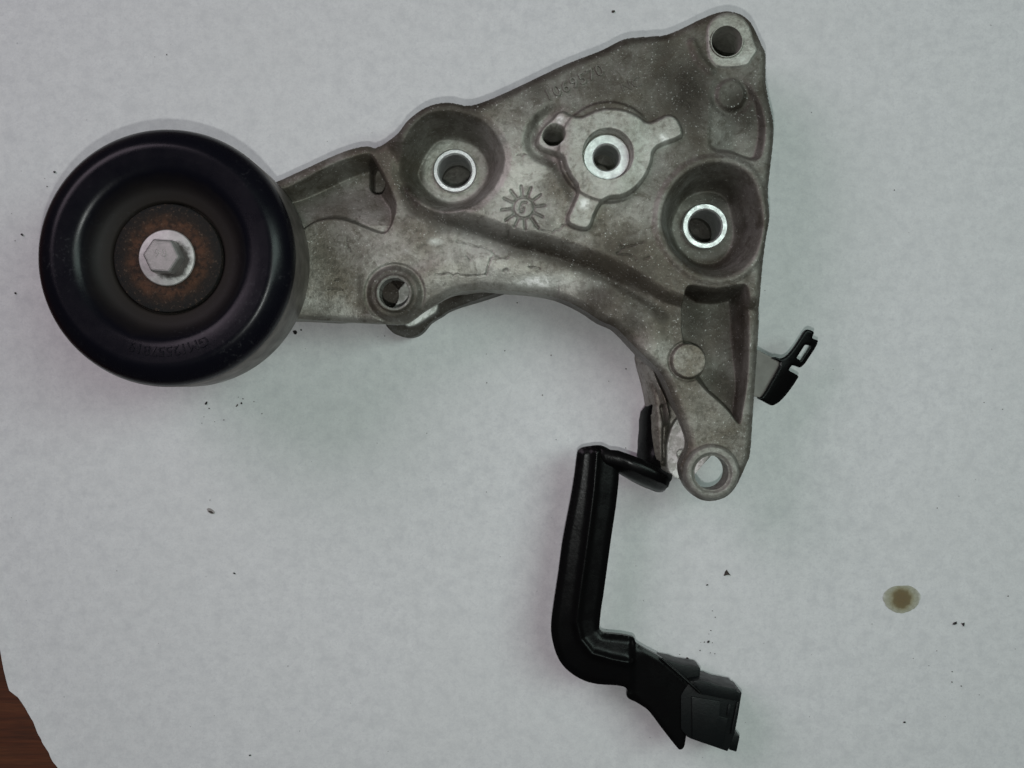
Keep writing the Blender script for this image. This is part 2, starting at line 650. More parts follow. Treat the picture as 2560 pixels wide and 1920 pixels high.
Tp = -0.10 + gp.wobble(120, 0.035, 3)
Tp = np.minimum(Tp, -0.005) + 0.5 * inn(-Dp, 0, 7) * (gp.X < -100)
paper = put('paper_sheet', field_mesh('paper_sheet', gp, Dp, Tp, Tp - 0.12), M_PAPER)
paper['label'] = 'large sheet of white paper with a torn corner, laid over the wooden table'
paper['category'] = 'paper'

SX, SY = W(2254, 1497, 0)
ring = []
for k in range(48):
    a = math.tau * k / 48
    r = 1 + 0.035 * math.sin(2 * a + 1) + 0.03 * math.sin(3 * a) + 0.015 * math.sin(7 * a) + random.uniform(-0.02, 0.02)
    ring.append((SX + 6.35 * r * math.cos(a), SY + 5.0 * r * math.sin(a)))
bm = bmesh.new()
bm.faces.new([bm.verts.new((x * MM, y * MM, 0.00006)) for x, y in ring])
sme = bpy.data.meshes.new('oil_stain')
bm.to_mesh(sme)
bm.free()
stain = put('oil_stain', sme, mat_stain(SX, SY), paper)
stain['label'] = 'round brown oil spot soaked into the paper with a paler halo'

# ------------------------------------------------------------------ the bracket
root = bpy.data.objects.new('idler_pulley_bracket', None)
root.empty_display_size = 0.02
root.location = (0.03, 0.03, 0)
col.objects.link(root)
root['label'] = 'dirty cast aluminium engine bracket with a black idler pulley and black wiring arm'
root['category'] = 'engine bracket'

ZU, ZL, ZLEG = 38.0, 32.5, 36.0        # upper plate, arm, leg
front = [(692, 451, 33), (767, 417, 33), (831, 385, 34), (879, 367, 34), (914, 359, 35), (934, 361, 36), (965, 346, 37), (994, 331), (1014, 305),
         (1042, 280), (1074, 262), (1113, 254), (1141, 257), (1169, 262), (1205, 254), (1260, 231), (1338, 194),
         (1419, 156), (1500, 125), (1530, 110), (1559, 96), (1585, 91), (1625, 88), (1663, 85), (1696, 73), (1745, 49), (1787, 31), (1819, 25),
         (1849, 31), (1875, 49), (1891, 75), (1907, 111), (1917, 137), (1916, 195), (1924, 247), (1936, 305),
         (1935, 352), (1928, 420), (1922, 480), (1926, 539), (1916, 597), (1908, 670), (1902, 745), (1906, 788),
         (1902, 868), (1893, 969, 37), (1885, 1071, 36), (1880, 1136, 36), (1871, 1161, 36), (1851, 1205, 36), (1826, 1239, 36), (1790, 1254, 36),
         (1757, 1252, 36), (1732, 1235, 36), (1712, 1205, 36), (1705, 1165, 36), (1722, 1130, 36), (1723, 1098, 36), (1708, 1055, 36), (1686, 998, 36),
         (1656, 933, 36), (1606, 883, 36), (1569, 843, 36), (1540, 816, 36), (1502, 800, 35), (1454, 769, 34), (1392, 742, 33), (1331, 730, 33),
         (1269, 725, 33), (1213, 721, 33), (1170, 724, 33), (1137, 731, 33), (1097, 753, 33), (1058, 776, 33), (1030, 797, 33), (1010, 808, 33),
         (985, 810, 33), (958, 808, 33), (930, 807, 33), (855, 803, 33), (745, 797, 33), (640, 795, 33), (540, 780, 33), (450, 762, 33),
         (385, 705, 33), (382, 620, 33), (440, 560, 33), (540, 518, 33), (620, 484, 33)]
g = Grid(-130, 98, -46, 124, 0.27)
OUT = g.poly(smooth_closed(WP(front, ZU), 3), 200)

C2 = (640, 200, 2.514)
C3 = (1240, 0, 3.072)
C4 = (1200, 240, 2.91)
C5 = (1540, 680, 2.764)
C6 = (1540, 960, 5.186)
C9 = (900, 560, 3.16)


def P(c, pts, z, n=4):
    return smooth_closed(WP(crop(*c, pts), z), n)


# --- upper plate / arm / leg levels
step_line = [(880, 250)] + crop(*C2, [(790, 380), (850, 450), (895, 560), (930, 690), (1000, 790), (1100, 850), (1200, 895), (1320, 935), (1480, 990), (1640, 1045)]) + \
    [(1355, 628), (1440, 655), (1509, 682), (1561, 710), (1612, 742), (1655, 768), (1700, 782), (1740, 790), (2050, 790), (2050, -60), (880, -60)]
dU = g.poly(WP(step_line, ZU), 60)
h = lerp(ZL, ZU, inn(dU, -6.5, 0.8))
leg_zone = inn(-(g.Y - W(0, 800, ZU)[1]), -14, 0)          # 1 above the leg
h = np.where(g.X > W(1400, 0, ZU)[0], lerp(np.maximum(h, ZLEG - 1.5), h, leg_zone), h)
h += g.wobble(26, 0.10, 5) + g.wobble(8, 0.035, 6)

grime_shade = np.zeros_like(h) + 0.66
clean = np.zeros_like(h)
dirt_shade = np.zeros_like(h)


def blob(ch, px, py, r, v, z=ZU, rx=1.0, ry=1.0):
    c = W(px, py, z)
    q = np.hypot((g.X - c[0]) / rx, (g.Y - c[1]) / ry) / mmpx(r, z)
    return np.maximum(ch, v * np.exp(-q * q))


light = np.zeros_like(h)
for a in ((1270, 450, 130, 0.95), (1060, 610, 150, 0.62), (720, 700, 110, 0.72, 33), (1180, 660, 110, 0.9, 33, 1.6, 0.6), (1420, 560, 110, 0.62), (1350, 690, 90, 0.9, 33, 1.8, 0.5),
          (1760, 1060, 90, 0.45), (1640, 880, 60, 0.35), (1560, 560, 90, 0.4), (860, 720, 90, 0.6, 33), (1240, 330, 70, 0.5), (1890, 640, 50, 0.3)):
    light = blob(light, *a)
grime_shade *= 1 - light * np.clip(0.9 + g.wobble(14, 0.22, 61) + g.wobble(5, 0.15, 62), 0.3, 1)
for a in ((1720, 230, 200, 0.95), (1860, 270, 150, 0.92), (1620, 300, 130, 0.85), (1500, 200, 130, 0.75), (1560, 640, 130, 0.72), (1900, 900, 60, 0.8), (1330, 215, 90, 0.8), (1180, 300, 60, 0.7), (1660, 130, 110, 0.8), (1450, 190, 120, 0.75), (1300, 260, 110, 0.55), (1600, 690, 110, 0.8),
          (1500, 740, 90, 0.85), (1590, 790, 80, 0.8), (1880, 480, 110, 0.75), (1640, 420, 90, 0.7), (1400, 640, 70, 0.6), (1250, 600, 60, 0.5),
          (1010, 420, 60, 0.7), (1000, 340, 50, 0.6), (960, 730, 90, 0.55), (1870, 700, 80, 0.7), (1690, 780, 80, 0.7), (1040, 520, 60, 0.5), (1620, 600, 100, 0.5)):
    grime_shade = blob(grime_shade, *a)
for a in ((1345, 704, 46, 1.0, 33, 1.8, 0.45), (1090, 604, 13, 1.0, 33, 1.4, 0.8), (1150, 640, 70, 0.35, 33, 1.3, 1), (720, 700, 80, 0.30, 33), (1270, 690, 50, 0.4, 33, 1.6, 0.6),
          (1270, 470, 80, 0.28), (1750, 1040, 60, 0.1), (1240, 360, 60, 0.2), (1640, 880, 40, 0.2, 36)):
    clean = blob(clean, *a)

def smear(pts, z, wd, v, seed):
    # darker streak along a line, uneven in width and strength
    global grime_shade
    ln_ = g.line(WP(pts, z), wd * 2.2)
    t_ = np.exp(-(ln_ / (wd * np.clip(1 + g.wobble(16, 0.16, seed), 0.5, 1.5))) ** 2) * v
    grime_shade = np.maximum(grime_shade, t_)


smear([(1010, 470), (1040, 520), (1110, 555), (1200, 580), (1290, 608), (1355, 625), (1440, 655), (1509, 684), (1561, 714), (1612, 748), (1660, 790)], ZU, 4.2, 0.92, 81)  # step band: brown dirt plus the slope's shade painted in
smear([(1000, 335), (1060, 275), (1120, 262), (1180, 270), (1260, 240), (1419, 166), (1560, 106), (1663, 92)], ZU, 4.5, 0.85, 83)
smear([(1920, 260), (1930, 350), (1922, 480), (1920, 560), (1905, 700)], ZU, 4.0, 0.8, 85)
smear([(1400, 752), (1470, 785), (1540, 830), (1600, 895), (1650, 945)], 35, 4.0, 0.85, 87)
smear([(1340, 290), (1335, 350), (1370, 395), (1400, 440), (1430, 500)], ZU, 2.6, 0.8, 89)
smear([(1420, 480), (1460, 580), (1560, 520), (1640, 420)], ZU, 3.0, 0.6, 91)
smear([(900, 690), (905, 770), (960, 800), (1020, 790)], 33, 3.0, 0.7, 93)

# --- rounded outer shoulder
d = -OUT
rf = 2.6
q = np.clip(1 - d / rf, 0, 1)
h -= rf * 0.8 * (1 - np.sqrt(np.clip(1 - q * q, 0, 1)))
# fat round lip along the arch
arch = g.line(WP([(1012, 806), (1058, 776), (1097, 753), (1137, 731), (1213, 721), (1269, 725), (1331, 730), (1392, 742), (1454, 769), (1502, 800), (1569, 843)], 33), 14)
q = np.clip(1 - arch / 7.0, 0, 1)
h -= 2.2 * q * q
h += 0.6 * inn(np.abs(arch - 9.0), 0, 6)

# --- pocket around the left bolt sleeve
ZA = 21.0
pa = g.poly(P(C2, [(893, 500), (930, 400), (1000, 290), (1080, 222), (1190, 203), (1290, 215), (1400, 252), (1480, 320), (1530, 400), (1552, 485), (1540, 565),
                   (1500, 650), (1440, 720), (1350, 785), (1230, 815), (1120, 800), (1010, 735), (930, 645), (897, 570)], ZU))
h -= 0.8 * inn(pa, 0, 3.0)
cA = W(1138, 430, ZA)
floorA = ZA + 0.5 * inn(g.circ(cA, 10.5), -0.6, 2.2) + g.wobble(9, 0.08, 8)
h = lerp(h, floorA, inn(pa, -5.4, 0.9))
# --- pocket around the right bolt sleeve
ZB = 21.0
pb = g.poly(P(C4, [(1332, 900), (1360, 765), (1430, 645), (1530, 555), (1650, 508), (1780, 502), (1890, 540), (1970, 620), (2012, 740), (2042, 880), (2038, 1000),
                   (2000, 1120), (1930, 1220), (1830, 1285), (1720, 1302), (1600, 1280), (1490, 1212), (1400, 1110), (1350, 1000)], ZU))
cB = W(1759.5, 568, ZB)
h += 0.6 * inn(np.abs(pb - 1.8), 0, 2.2)
floorB = ZB + 0.5 * inn(g.circ(cB, 11.0), -0.6, 2.2) - 1.2 * inn(g.Y * -1 + cB[1] + 8, -4, 2) + g.wobble(9, 0.08, 9)
h = lerp(h, floorB, inn(pb, -5.6, 0.9))
clean = np.maximum(clean, 0.30 * inn(g.circ(cA, 11.0), -1, 1))
clean = np.maximum(clean, 0.10 * inn(g.circ(cB, 11.0), -1, 1))

# --- three-eared boss in the middle
boss = g.poly(P(C4, [(408, 335), (445, 378), (520, 410), (590, 450), (620, 520), (650, 590), (690, 645), (700, 705), (662, 800), (630, 880), (640, 932), (700, 965),
                     (770, 975), (812, 945), (840, 870), (880, 792), (940, 752), (1030, 740), (1110, 700), (1180, 630), (1230, 550), (1258, 470), (1272, 400),
                     (1330, 357), (1430, 320), (1482, 280), (1462, 195), (1420, 142), (1360, 130), (1290, 160), (1220, 182), (1150, 140), (1060, 102), (950, 86),
                     (850, 100), (770, 135), (715, 150), (662, 130), (612, 101), (562, 110), (522, 152), (475, 195), (425, 260)], 40))
cM = W(1519.6, 386, 40)
ear = W(1385, 335, 40)
moat = inn(g.circ(ear, 7.0), 0, 5.5) * inn(boss, 1.5, 5)
h -= 2.3 * moat * inn(g.X - ear[0], -4, 6)
pad = g.circ(W(1522, 380, 39), mmpx(127, 39))
h += 1.0 * inn(pad, -0.7, 0.4) * inn(g.X - cM[0] - (g.Y - cM[1]) * 0.2, 4, 13)
h += 2.4 * inn(boss, -1.1, 0.25)
clean = np.maximum(clean, np.clip(0.34 + g.wobble(10, 0.10, 51) + g.wobble(3, 0.08, 52), 0.1, 0.7) * inn(boss, -0.6, 0.2))
grime_shade *= 1 - 0.60 * inn(boss, -0.8, 0.2)
for a in ((1400, 300, 16, 0.95, 40), (1396, 352, 16, 0.9, 40), (1460, 510, 22, 0.95, 40), (1660, 345, 20, 0.9, 40)):
    clean = blob(clean, *a)
h = lerp(h, 33.8, inn(g.circ(cM, mmpx(62, 40)), -0.35, 0.2))
h = lerp(h, 4.0, inn(g.circ(cM, 4.4), -0.3, 0.2))
h = lerp(h, 12.0, inn(g.circ(ear, mmpx(26, 40)), -0.5, 0.25))

# --- lug with a bored hole, top right
cT = W(1816, 105, 38.5)
lug = g.poly(P((1660, 0, 3.456), [(375, 250), (420, 165), (500, 115), (590, 105), (680, 150), (745, 240), (775, 340), (805, 430), (770, 490), (720, 560), (620, 580), (500, 580), (430, 555), (385, 470), (375, 360)], 38.5))
h += 0.7 * inn(lug, -0.5, 0.3)
clean = np.maximum(clean, np.clip(0.42 + g.wobble(7, 0.10, 55), 0.2, 0.6) * inn(lug, -0.3, 0.4))
grime_shade *= 1 - 0.70 * inn(lug, -0.3, 0.4)
h = lerp(h, 3.0, inn(g.circ(cT, mmpx(38.5, 38.5)), -0.35, 0.2))
# recess under it with an ejector pin disc
rec = g.poly(P(C3, [(1615, 1000), (1620, 1130), (1690, 1177), (1800, 1182), (1900, 1217), (1980, 1235), (2035, 1190), (2062, 1020), (2045, 860), (1990, 720), (1900, 625), (1780, 600), (1680, 655), (1630, 800)], 37))
slope = np.clip((W(0, 200, ZU)[1] - g.Y) / 24.0, 0, 1)
h -= (0.5 + 3.6 * slope) * inn(rec, -1.8, 0.2) * (0.1 + 0.9 * inn(-(g.X - W(1760, 0, 37)[0]), -11, 0))
disc = g.circ(W(1826, 238, 37), mmpx(38, 37))
h += 0.7 * inn(disc, -1.2, 0.6) - 0.35 * inn(np.abs(disc - 0.8), 0, 1.8)
h += 0.8 * inn(g.line(WP(crop(1660, 0, 3.456, [(250, 380), (300, 500), (400, 610)]), ZU), 4), 0, 2.4)

# --- recess in the arm beside the pulley
ra = g.poly(P(C2, [(120, 690), (200, 668), (350, 590), (520, 508), (680, 458), (735, 470), (790, 560), (835, 650), (872, 740), (882, 800), (862, 880), (830, 942), (790, 962), (700, 933),
                   (600, 893), (500, 872), (400, 882), (320, 918), (230, 980), (60, 960), (40, 760)], 33))
tq = np.clip((g.Y - W(0, 560, 33)[1]) / 16.0, 0, 1)
h = lerp(h, 29.0 - 6.0 * inn(-tq, -0.9, 0.1) + g.wobble(12, 0.1, 4), inn(ra, -0.9 - 3.6 * inn(-tq, -0.7, 0.05), 0.2))
pin = W(*crop(*C2, [(770, 660)])[0], 24)
dp = np.hypot(g.X - pin[0], np.maximum(np.abs(g.Y - pin[1] - 2.5) - 2.5, 0)) - mmpx(22, 24)
h = lerp(h, 12.0, inn(dp, -0.3, 0.2) * (ra < -1))

# --- pocket in the leg, with a round pad
rl = g.poly(P(C5, [(492, 108), (560, 98), (700, 112), (820, 92), (895, 92), (922, 180), (932, 310), (932, 500), (922, 700), (902, 850), (884, 960), (862, 1050), (790, 965), (720, 895), (640, 825),
                   (560, 730), (500, 600), (475, 450), (465, 350), (470, 200)], ZLEG + 1))
tl = np.clip((g.Y - W(0, 960, ZLEG)[1]) / 30.0, 0, 1)
h = lerp(h, 27.0 - 2.5 * tl + g.wobble(10, 0.12, 14), inn(rl, -1.0 - 3.4 * np.clip((g.X - W(1718, 0, 37)[0]) / 5.0, 0, 1) * np.clip((g.Y - W(0, 1010, 37)[1]) / 20.0, 0.2, 1), 0.3))

rp = g.circ(W(1723, 902, ZLEG), mmpx(45, ZLEG))
h = lerp(h, ZLEG, inn(rp, -0.5, 0.3))
h -= 0.5 * inn(np.abs(rp - 0.3), 0, 0.9)
PADM = inn(rp, -0.3, 0.3)


def film_shade(d_, a_, b_, v, seed):
    # old oil dirt, and in pockets their shade painted in, with a ragged inner edge
    global grime_shade
    t_ = inn(d_, a_, b_) * np.clip(v + g.wobble(12, 0.05, seed), 0, 1)
    grime_shade = np.maximum(grime_shade, t_)


film_shade(g.circ(W(986, 733, 33), 9.5), -3, 2.5, 0.80, 79)
film_shade(rl, -1.5, 0.5, 0.84, 71)
film_shade(pb, -3, 0, 0.78, 73)
film_shade(pa, -3, 0, 0.66, 75)
film_shade(ra, -2, 0, 0.42, 77)
grime_shade = np.where(ra < -1, np.minimum(grime_shade, 0.42 + 0.35 * tq), grime_shade)  # recess shade painted with the dirt, darker towards the top wall
grime_shade = lerp(grime_shade, 0.38, PADM)
padA = inn(g.circ(cA, 10.5), -2, 1.5)
grime_shade *= 1 - 0.6 * padA

# --- collars of the two lower eyes
cE = W(986, 733, 33)
e1 = g.circ(cE, 0)
h += 0.9 * inn(e1, 7.2, 8.8) - 0.5 * inn(np.abs(e1 - 9.2), 0, 1.0)
h += 0.5 * inn(np.abs(e1 - 5.6), 0, 0.8)
clean = np.maximum(clean, 0.40 * inn(np.abs(e1 - 5.2), 0.05, 0.4))
cF = W(1780.6, 1183, 36.5)
f1 = g.circ(cF, 0)
h += 1.4 * inn(f1, 8.0, 9.4) - 0.8 * inn(f1, 5.6, 6.7)
clean = np.maximum(clean, 0.25 * inn(f1, 8.6, 9.2))

# --- cast-in date wheel, cracks and scratches
cS = np.array(W(1240 + 715 / 10.37, 440 + 820 / 10.37, ZU))
ra_ = np.hypot(g.X - cS[0], g.Y - cS[1])
k1 = mmpx(1, ZU)
st = np.abs(ra_ - 26.5 * k1) - 2.6 * k1
for k, (tx, ty) in enumerate([(650, 260), (905, 300), (1160, 480), (1260, 760), (1210, 1055), (1100, 1340), (755, 1385), (480, 1310), (245, 1150), (145, 870), (200, 570), (385, 370)]):
    tip = np.array(W(1240 + tx / 10.37, 440 + ty / 10.37, ZU))
    dr = (tip - cS) / np.hypot(*(tip - cS))
    st = np.minimum(st, g.line([cS + dr * 27 * k1, tip], 3) - 2.9 * k1)
six = [(800, 690), (745, 665), (680, 690), (640, 770), (610, 860), (640, 930), (690, 930), (725, 870), (700, 815), (650, 830)]
st = np.minimum(st, g.line([W(1240 + x / 10.37, 440 + y / 10.37, ZU) for x, y in six], 2) - 2.2 * k1)
sm = inn(st, -0.12, 0.16)
h -= 0.55 * sm
dirt_shade = np.maximum(dirt_shade, 0.42 * sm)  # engraved marks also toned darker
lines = [crop(*C9, q) for q in (
    [(760, 120), (830, 145), (900, 165), (970, 175), (1040, 200), (1060, 235), (1110, 258), (1165, 260)],
    [(1045, 240), (1020, 290), (1000, 340), (990, 395)], [(590, 388), (700, 390), (820, 400), (990, 395)], [(1130, 370), (1145, 355), (1165, 350)],
    [(830, 240), (870, 275)], [(1330, 330), (1420, 345)])]
lines += [crop(*C4, q) for q in ([(990, 1142), (1040, 1110), (1080, 1090), (1140, 1070), (1200, 1060)], [(1015, 1075), (1050, 1098)],
                                 [(1000, 1150), (1060, 1150), (1110, 1165), (1145, 1185)], [(1190, 1190), (1230, 1170)],
                                 [(370, 890), (400, 940), (450, 985), (520, 990), (580, 965), (612, 930)], [(210, 970), (195, 1010), (192, 1035)],
                                 [(70, 1180), (40, 1290)])]
lines += [crop(*C2, q) for q in ([(430, 1305), (480, 1300), (520, 1310)], [(550, 975), (560, 1040), (575, 1050)], [(470, 1245), (500, 1245)], [(1640, 470 + 0), (1700, 465)])]
for i, q in enumerate(lines):
    q = np.array(q, float)
    qq = [q[0]]
    for a_, b_ in zip(q[:-1], q[1:]):
        for t_ in (0.25, 0.5, 0.75, 1.0):
            qq.append(a_ + (b_ - a_) * t_ + rng.normal(0, 1.6, 2))
    q = np.array(qq)
    ln_ = g.line(WP([tuple(v) for v in q], 36 if i < 6 else ZU), 2)
    w_ = 0.20 if i < 12 else 0.12
    s_ = inn(ln_, 0.05, w_ + 0.12)
    h -= 0.35 * s_
    dirt_shade = np.maximum(dirt_shade, 0.62 * s_ * np.clip(0.45 + g.wobble(3.5, 0.7, 40 + i), 0, 1))

# bores of the two lower eyes go through the front ears
boreE = g.circ(cE, mmpx(37.5, 33))
boreF = g.circ(cF, mmpx(43, 36))
# deep wells below the pressed-in sleeves
for c, z in ((cA, ZA), (cB, ZB)):
    h = lerp(h, 1.5, inn(g.circ(c, 6.0), -0.4, 0.2))
    dirt_shade = np.maximum(dirt_shade, 0.8 * inn(g.circ(c, 6.0), -0.5, 0))  # inner shade of the bores painted dark, together with oily dirt
TOT = np.maximum(OUT, -np.minimum(boreE, boreF))
# underside: feet under the bosses, hollow elsewhere, thin ears round the two lower eyes
foot = np.minimum.reduce([g.circ(cT, 10), g.circ(cA, 14), g.circ(cB, 15), g.circ(cM, 9)])
bot = 15.0 * (1 - inn(foot, -0.5, 3.5)) + 0.06
earz = np.maximum(inn(g.circ(cE, 20), -4, 3), inn(-(W(0, 985, ZLEG)[1] - g.Y), -8, 0))
bot = lerp(bot, 25.5, earz)
bot = np.minimum(bot, h - 1.2)
bot = np.maximum(bot, 0.06)
h = np.maximum(h, bot + 0.8)
casting = put('casting', field_mesh('casting', g, TOT, h, bot, (clean, grime_shade, dirt_shade)), M_CAST, root)
casting['label'] = 'grimy grey cast aluminium body with pockets and a curved arch'


def h_at(x, y):
    i = int(round((x - g.xs[0]) / g.step))
    j = int(round((y - g.ys[0]) / g.step))
    return float(h[min(max(j, 0), h.shape[0] - 1), min(max(i, 0), h.shape[1] - 1)])


# rear ears: the far cheeks of the two forks, seen past the front ones
ge = Grid(-46, 8, 10, 48, 0.3)
ZT = 13.0
t1 = ge.poly(P(C9, [(90, 720), (170, 765), (205, 810), (255, 858), (315, 882), (375, 890), (440, 875), (490, 840), (530, 790), (570, 755), (640, 715), (690, 680), (790, 640), (960, 590), (1155, 525), (1230, 500), (1100, 400), (800, 380), (560, 400), (330, 400), (80, 440), (40, 580)], ZT), 40)
flat1 = ge.poly(P(C9, [(345, 795), (470, 710), (580, 645), (600, 560), (520, 430), (400, 430), (310, 520), (258, 640), (270, 740)], 15.5), 40)
flat1 = np.minimum(flat1, ge.poly(P(C9, [(345, 795), (410, 810), (470, 785), (560, 725), (605, 690), (612, 600), (500, 380), (340, 470), (240, 650)], 15.5), 40))
z1 = ZT + ge.wobble(9, 0.12, 21)
z1 -= 5.0 * np.clip(1 + t1 / 4.0, 0, 1) ** 2
z1 = lerp(z1, 15.5, inn(flat1, -0.4, 0.3))
z1 = z1 + 7 * inn(-(ge.X - W(1130, 0, ZT)[0]), -12, 0)
hole1 = ge.circ(W(*crop(*C9, [(165, 560)])[0], 14), 6.0)
z1 = lerp(z1, 6.0, inn(hole1, -0.3, 0.2))
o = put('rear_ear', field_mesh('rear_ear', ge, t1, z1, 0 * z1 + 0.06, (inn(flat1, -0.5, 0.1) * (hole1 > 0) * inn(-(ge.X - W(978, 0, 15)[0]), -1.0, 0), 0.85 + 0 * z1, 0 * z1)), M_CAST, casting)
o['label'] = 'rear ear of the left fork with a bright machined face'
gf = Grid(30, 72, -42, 18, 0.3)
t2 = gf.poly(P(C6, [(300, -420), (380, 0), (420, 180), (450, 420), (470, 700), (520, 980), (620, 1110), (720, 1185), (865, 1245), (960, 1230), (1040, 1150), (1160, 1010), (1300, 850), (1500, 500), (1400, 100), (1000, -300), (600, -450)], ZT), 40)
z2 = 11.5 + gf.wobble(8, 0.12, 23)
strip = gf.line(WP(crop(*C6, [(440, -200), (500, 0), (550, 240), (560, 500), (550, 760), (565, 960)]), 17), 8)
z2 = lerp(z2, 17.0, inn(strip, 1.4, 3.4))
groove = gf.line(WP(crop(*C6, [(600, 300), (632, 480), (618, 760), (620, 1010)]), 11), 6)
z2 -= 5.0 * inn(groove, 0.5, 1.8)
flat2 = gf.poly(P(C6, [(765, 480), (900, 400), (1300, 500), (1400, 700), (1160, 1010), (1000, 1200), (865, 1240), (720, 1182), (660, 1060), (655, 900), (660, 760), (700, 620)], 13.0), 8)
z2 = lerp(z2, 13.0, inn(flat2, -0.3, 0.3))
web = gf.poly(P(C6, [(470, -320), (560, -40), (680, 180), (740, 420), (700, 560), (640, 420), (600, 200), (520, 0), (420, -260)], 21), 6)
z2 = lerp(z2, 21.5, inn(web, -1.6, 0.6))
z2 -= 3.0 * np.clip(1 + t2 / 2.5, 0, 1) ** 2 * inn(-flat2, -1, 0)
z2 = np.minimum(z2, 24.0)
nick = gf.circ(W(*crop(*C6, [(860, 910)])[0], 13), 1.5)
z2 -= 4.0 * inn(nick, -0.3, 0.3)
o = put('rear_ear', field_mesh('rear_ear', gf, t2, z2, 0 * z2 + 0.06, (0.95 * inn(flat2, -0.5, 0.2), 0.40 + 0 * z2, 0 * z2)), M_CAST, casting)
o['label'] = 'rear ear of the right fork with a pale machined face'


# pressed-in sleeves
def sleeve(c, ro, ri, z0, z1, lab):
    pr = [(ro, z0), (ro, z1 - 0.4), (ro - 0.35, z1), (ri + 0.5, z1), (ri, z1 - 0.6), (ri, z0)]
    o = put('sleeve', lathe_mesh('sleeve', pr, 72, c, closed=True), M_MACH, casting)
    o['label'] = lab
    return o


sleeve(cA, 7.25, 5.35, 6, 23.2, 'bright worn steel sleeve in the left round pocket')
sleeve(cB, 7.55, 5.35, 6, 23.6, 'bright steel sleeve in the right round pocket')
sleeve(cM, 7.45, 4.05, 20, 35.4, 'bright countersunk sleeve in the three-eared boss')
pr = [(mmpx(40.5, 38.5), 30), (mmpx(40.5, 38.5), 39.35), (mmpx(38.5, 38.5), 39.35), (mmpx(37.6, 38.5), 38.6), (mmpx(37.6, 38.5), 8)]
put('sleeve', set_tone(lathe_mesh('sleeve', pr, 72, cT), (0.45, 0.25, 0)), M_CAST, casting)['label'] = 'bored lining of the hole in the top corner lug'

# raised casting number and letters along the top edge
A0 = np.array(W(1435, 208, ZU))
ang = R(25.5)


def map_num(o, a):
    def f(u, v, w):
        x = o[0] + u * math.cos(a) - v * math.sin(a)
        y = o[1] + u * math.sin(a) + v * math.cos(a)
        return (x, y, h_at(x, y) + 0.20 + w)
    return f


put('casting_number', set_tone(text_mesh('casting_number', '1069570', 5.2, map_num(A0, ang), 0.26, 1.15), (0.05, 0.70, 0)), M_CAST, casting)['label'] = 'worn raised casting number 1069570'
put('casting_letters', set_tone(text_mesh('casting_letters', 'NC', 4.6, map_num(np.array(W(1577, 212, ZU)), R(20)), 0.05, 1.0), (0.03, 0.70, 0)), M_CAST, casting)['label'] = 'faint raised casting letters'

# ------------------------------------------------------------------ pulley
pul = bpy.data.objects.new('pulley', None)
col.objects.link(pul)
pul.parent = root
pul.matrix_parent_inverse = Matrix.Translation(-root.location)
pul['label'] = 'smooth black idler pulley with a rusty hub washer'
dome = [(38.5, 55.6), (38.45, 56.4), (38.0, 57.6), (37.0, 58.9), (35.6, 60.1), (34.2, 61.05), (33.2, 61.55), (32.3, 61.75), (31.4, 61.68), (29.5, 61.5), (27.0, 61.25), (25.4, 60.8), (24.2, 59.9),
        (23.0, 58.3), (21.6, 56.8), (19.8, 55.7), (17.6, 55.35), (17.0, 54.8), (16.8, 52.5), (15.0, 52.0), (6.0, 52.0)]
put('wheel_face', lathe_mesh('wheel_face', dome, 160, PC, sharp=60), M_PUL, pul)
belt = [(38.5, 55.6), (38.7, 55.3), (38.7, 34.6), (38.3, 34.1), (36.2, 34.0), (35.6, 34.6), (35.2, 38.0), (34.8, 46.0), (30, 50), (12.0, 50.0), (12.0, 36.0), (6.5, 36.0)]
put('belt_face', lathe_mesh('belt_face', belt, 160, PC), M_BELT, pul)
put('dust_shield', lathe_mesh('dust_shield', [(16.35, 52.2), (16.4, 55.0), (16.1, 55.5), (15.2, 55.65), (9.5, 55.7), (5.0, 55.7)], 120, PC), M_RUST, pul)
dr_, dz_ = zip(*sorted([(r, z) for r, z in dome]))


def map_arc(r0, a0):
    # letters stand with their heads outward, read from the wheel's far side
    def f(u, v, w):
        r = r0 + v
        a = a0 - u / r0
        return (PC[0] + r * math.cos(a), PC[1] + r * math.sin(a), float(np.interp(r, dr_, dz_)) + 0.02 + w)
    return f


put('part_number', text_mesh('part_number', 'GM12557819', 4.3, map_arc(28.0, R(-90 + 4.5)), 0.20, 1.02), M_PUL, pul)['label'] = 'raised part number GM12557819, upside down along the rim'

# bolt
bolt = bpy.data.objects.new('bolt', None)
col.objects.link(bolt)
bolt.parent = root
bolt.matrix_parent_inverse = Matrix.Translation(-root.location)
bolt['label'] = 'grey hexagon flange bolt in the middle of the pulley'
put('flange', lathe_mesh('flange', [(8.3, 55.75), (8.45, 56.4), (8.2, 56.75), (7.0, 57.0), (3.0, 57.1), (0.01, 57.1)], 72, PC), mat_flange(), bolt)
bm = bmesh.new()
hexr = 5.5
lo = [bm.verts.new(((PC[0] + (hexr + 0.25) * math.cos(R(60 * k - 4))) * MM, (PC[1] + (hexr + 0.25) * math.sin(R(60 * k - 4))) * MM, 57.0 * MM)) for k in range(6)]
hi = [bm.verts.new(((PC[0] + hexr * math.cos(R(60 * k - 4))) * MM, (PC[1] + hexr * math.sin(R(60 * k - 4))) * MM, 61.4 * MM)) for k in range(6)]
tp = [bm.verts.new(((PC[0] + 0.89 * hexr * math.cos(R(60 * k - 4))) * MM, (PC[1] + 0.89 * hexr * math.sin(R(60 * k - 4))) * MM, 61.9 * MM)) for k in range(6)]
for k in range(6):
    k2 = (k + 1) % 6
    bm.faces.new((lo[k], lo[k2], hi[k2], hi[k]))
    bm.faces.new((hi[k], hi[k2], tp[k2], tp[k]))
bm.faces.new(tp)
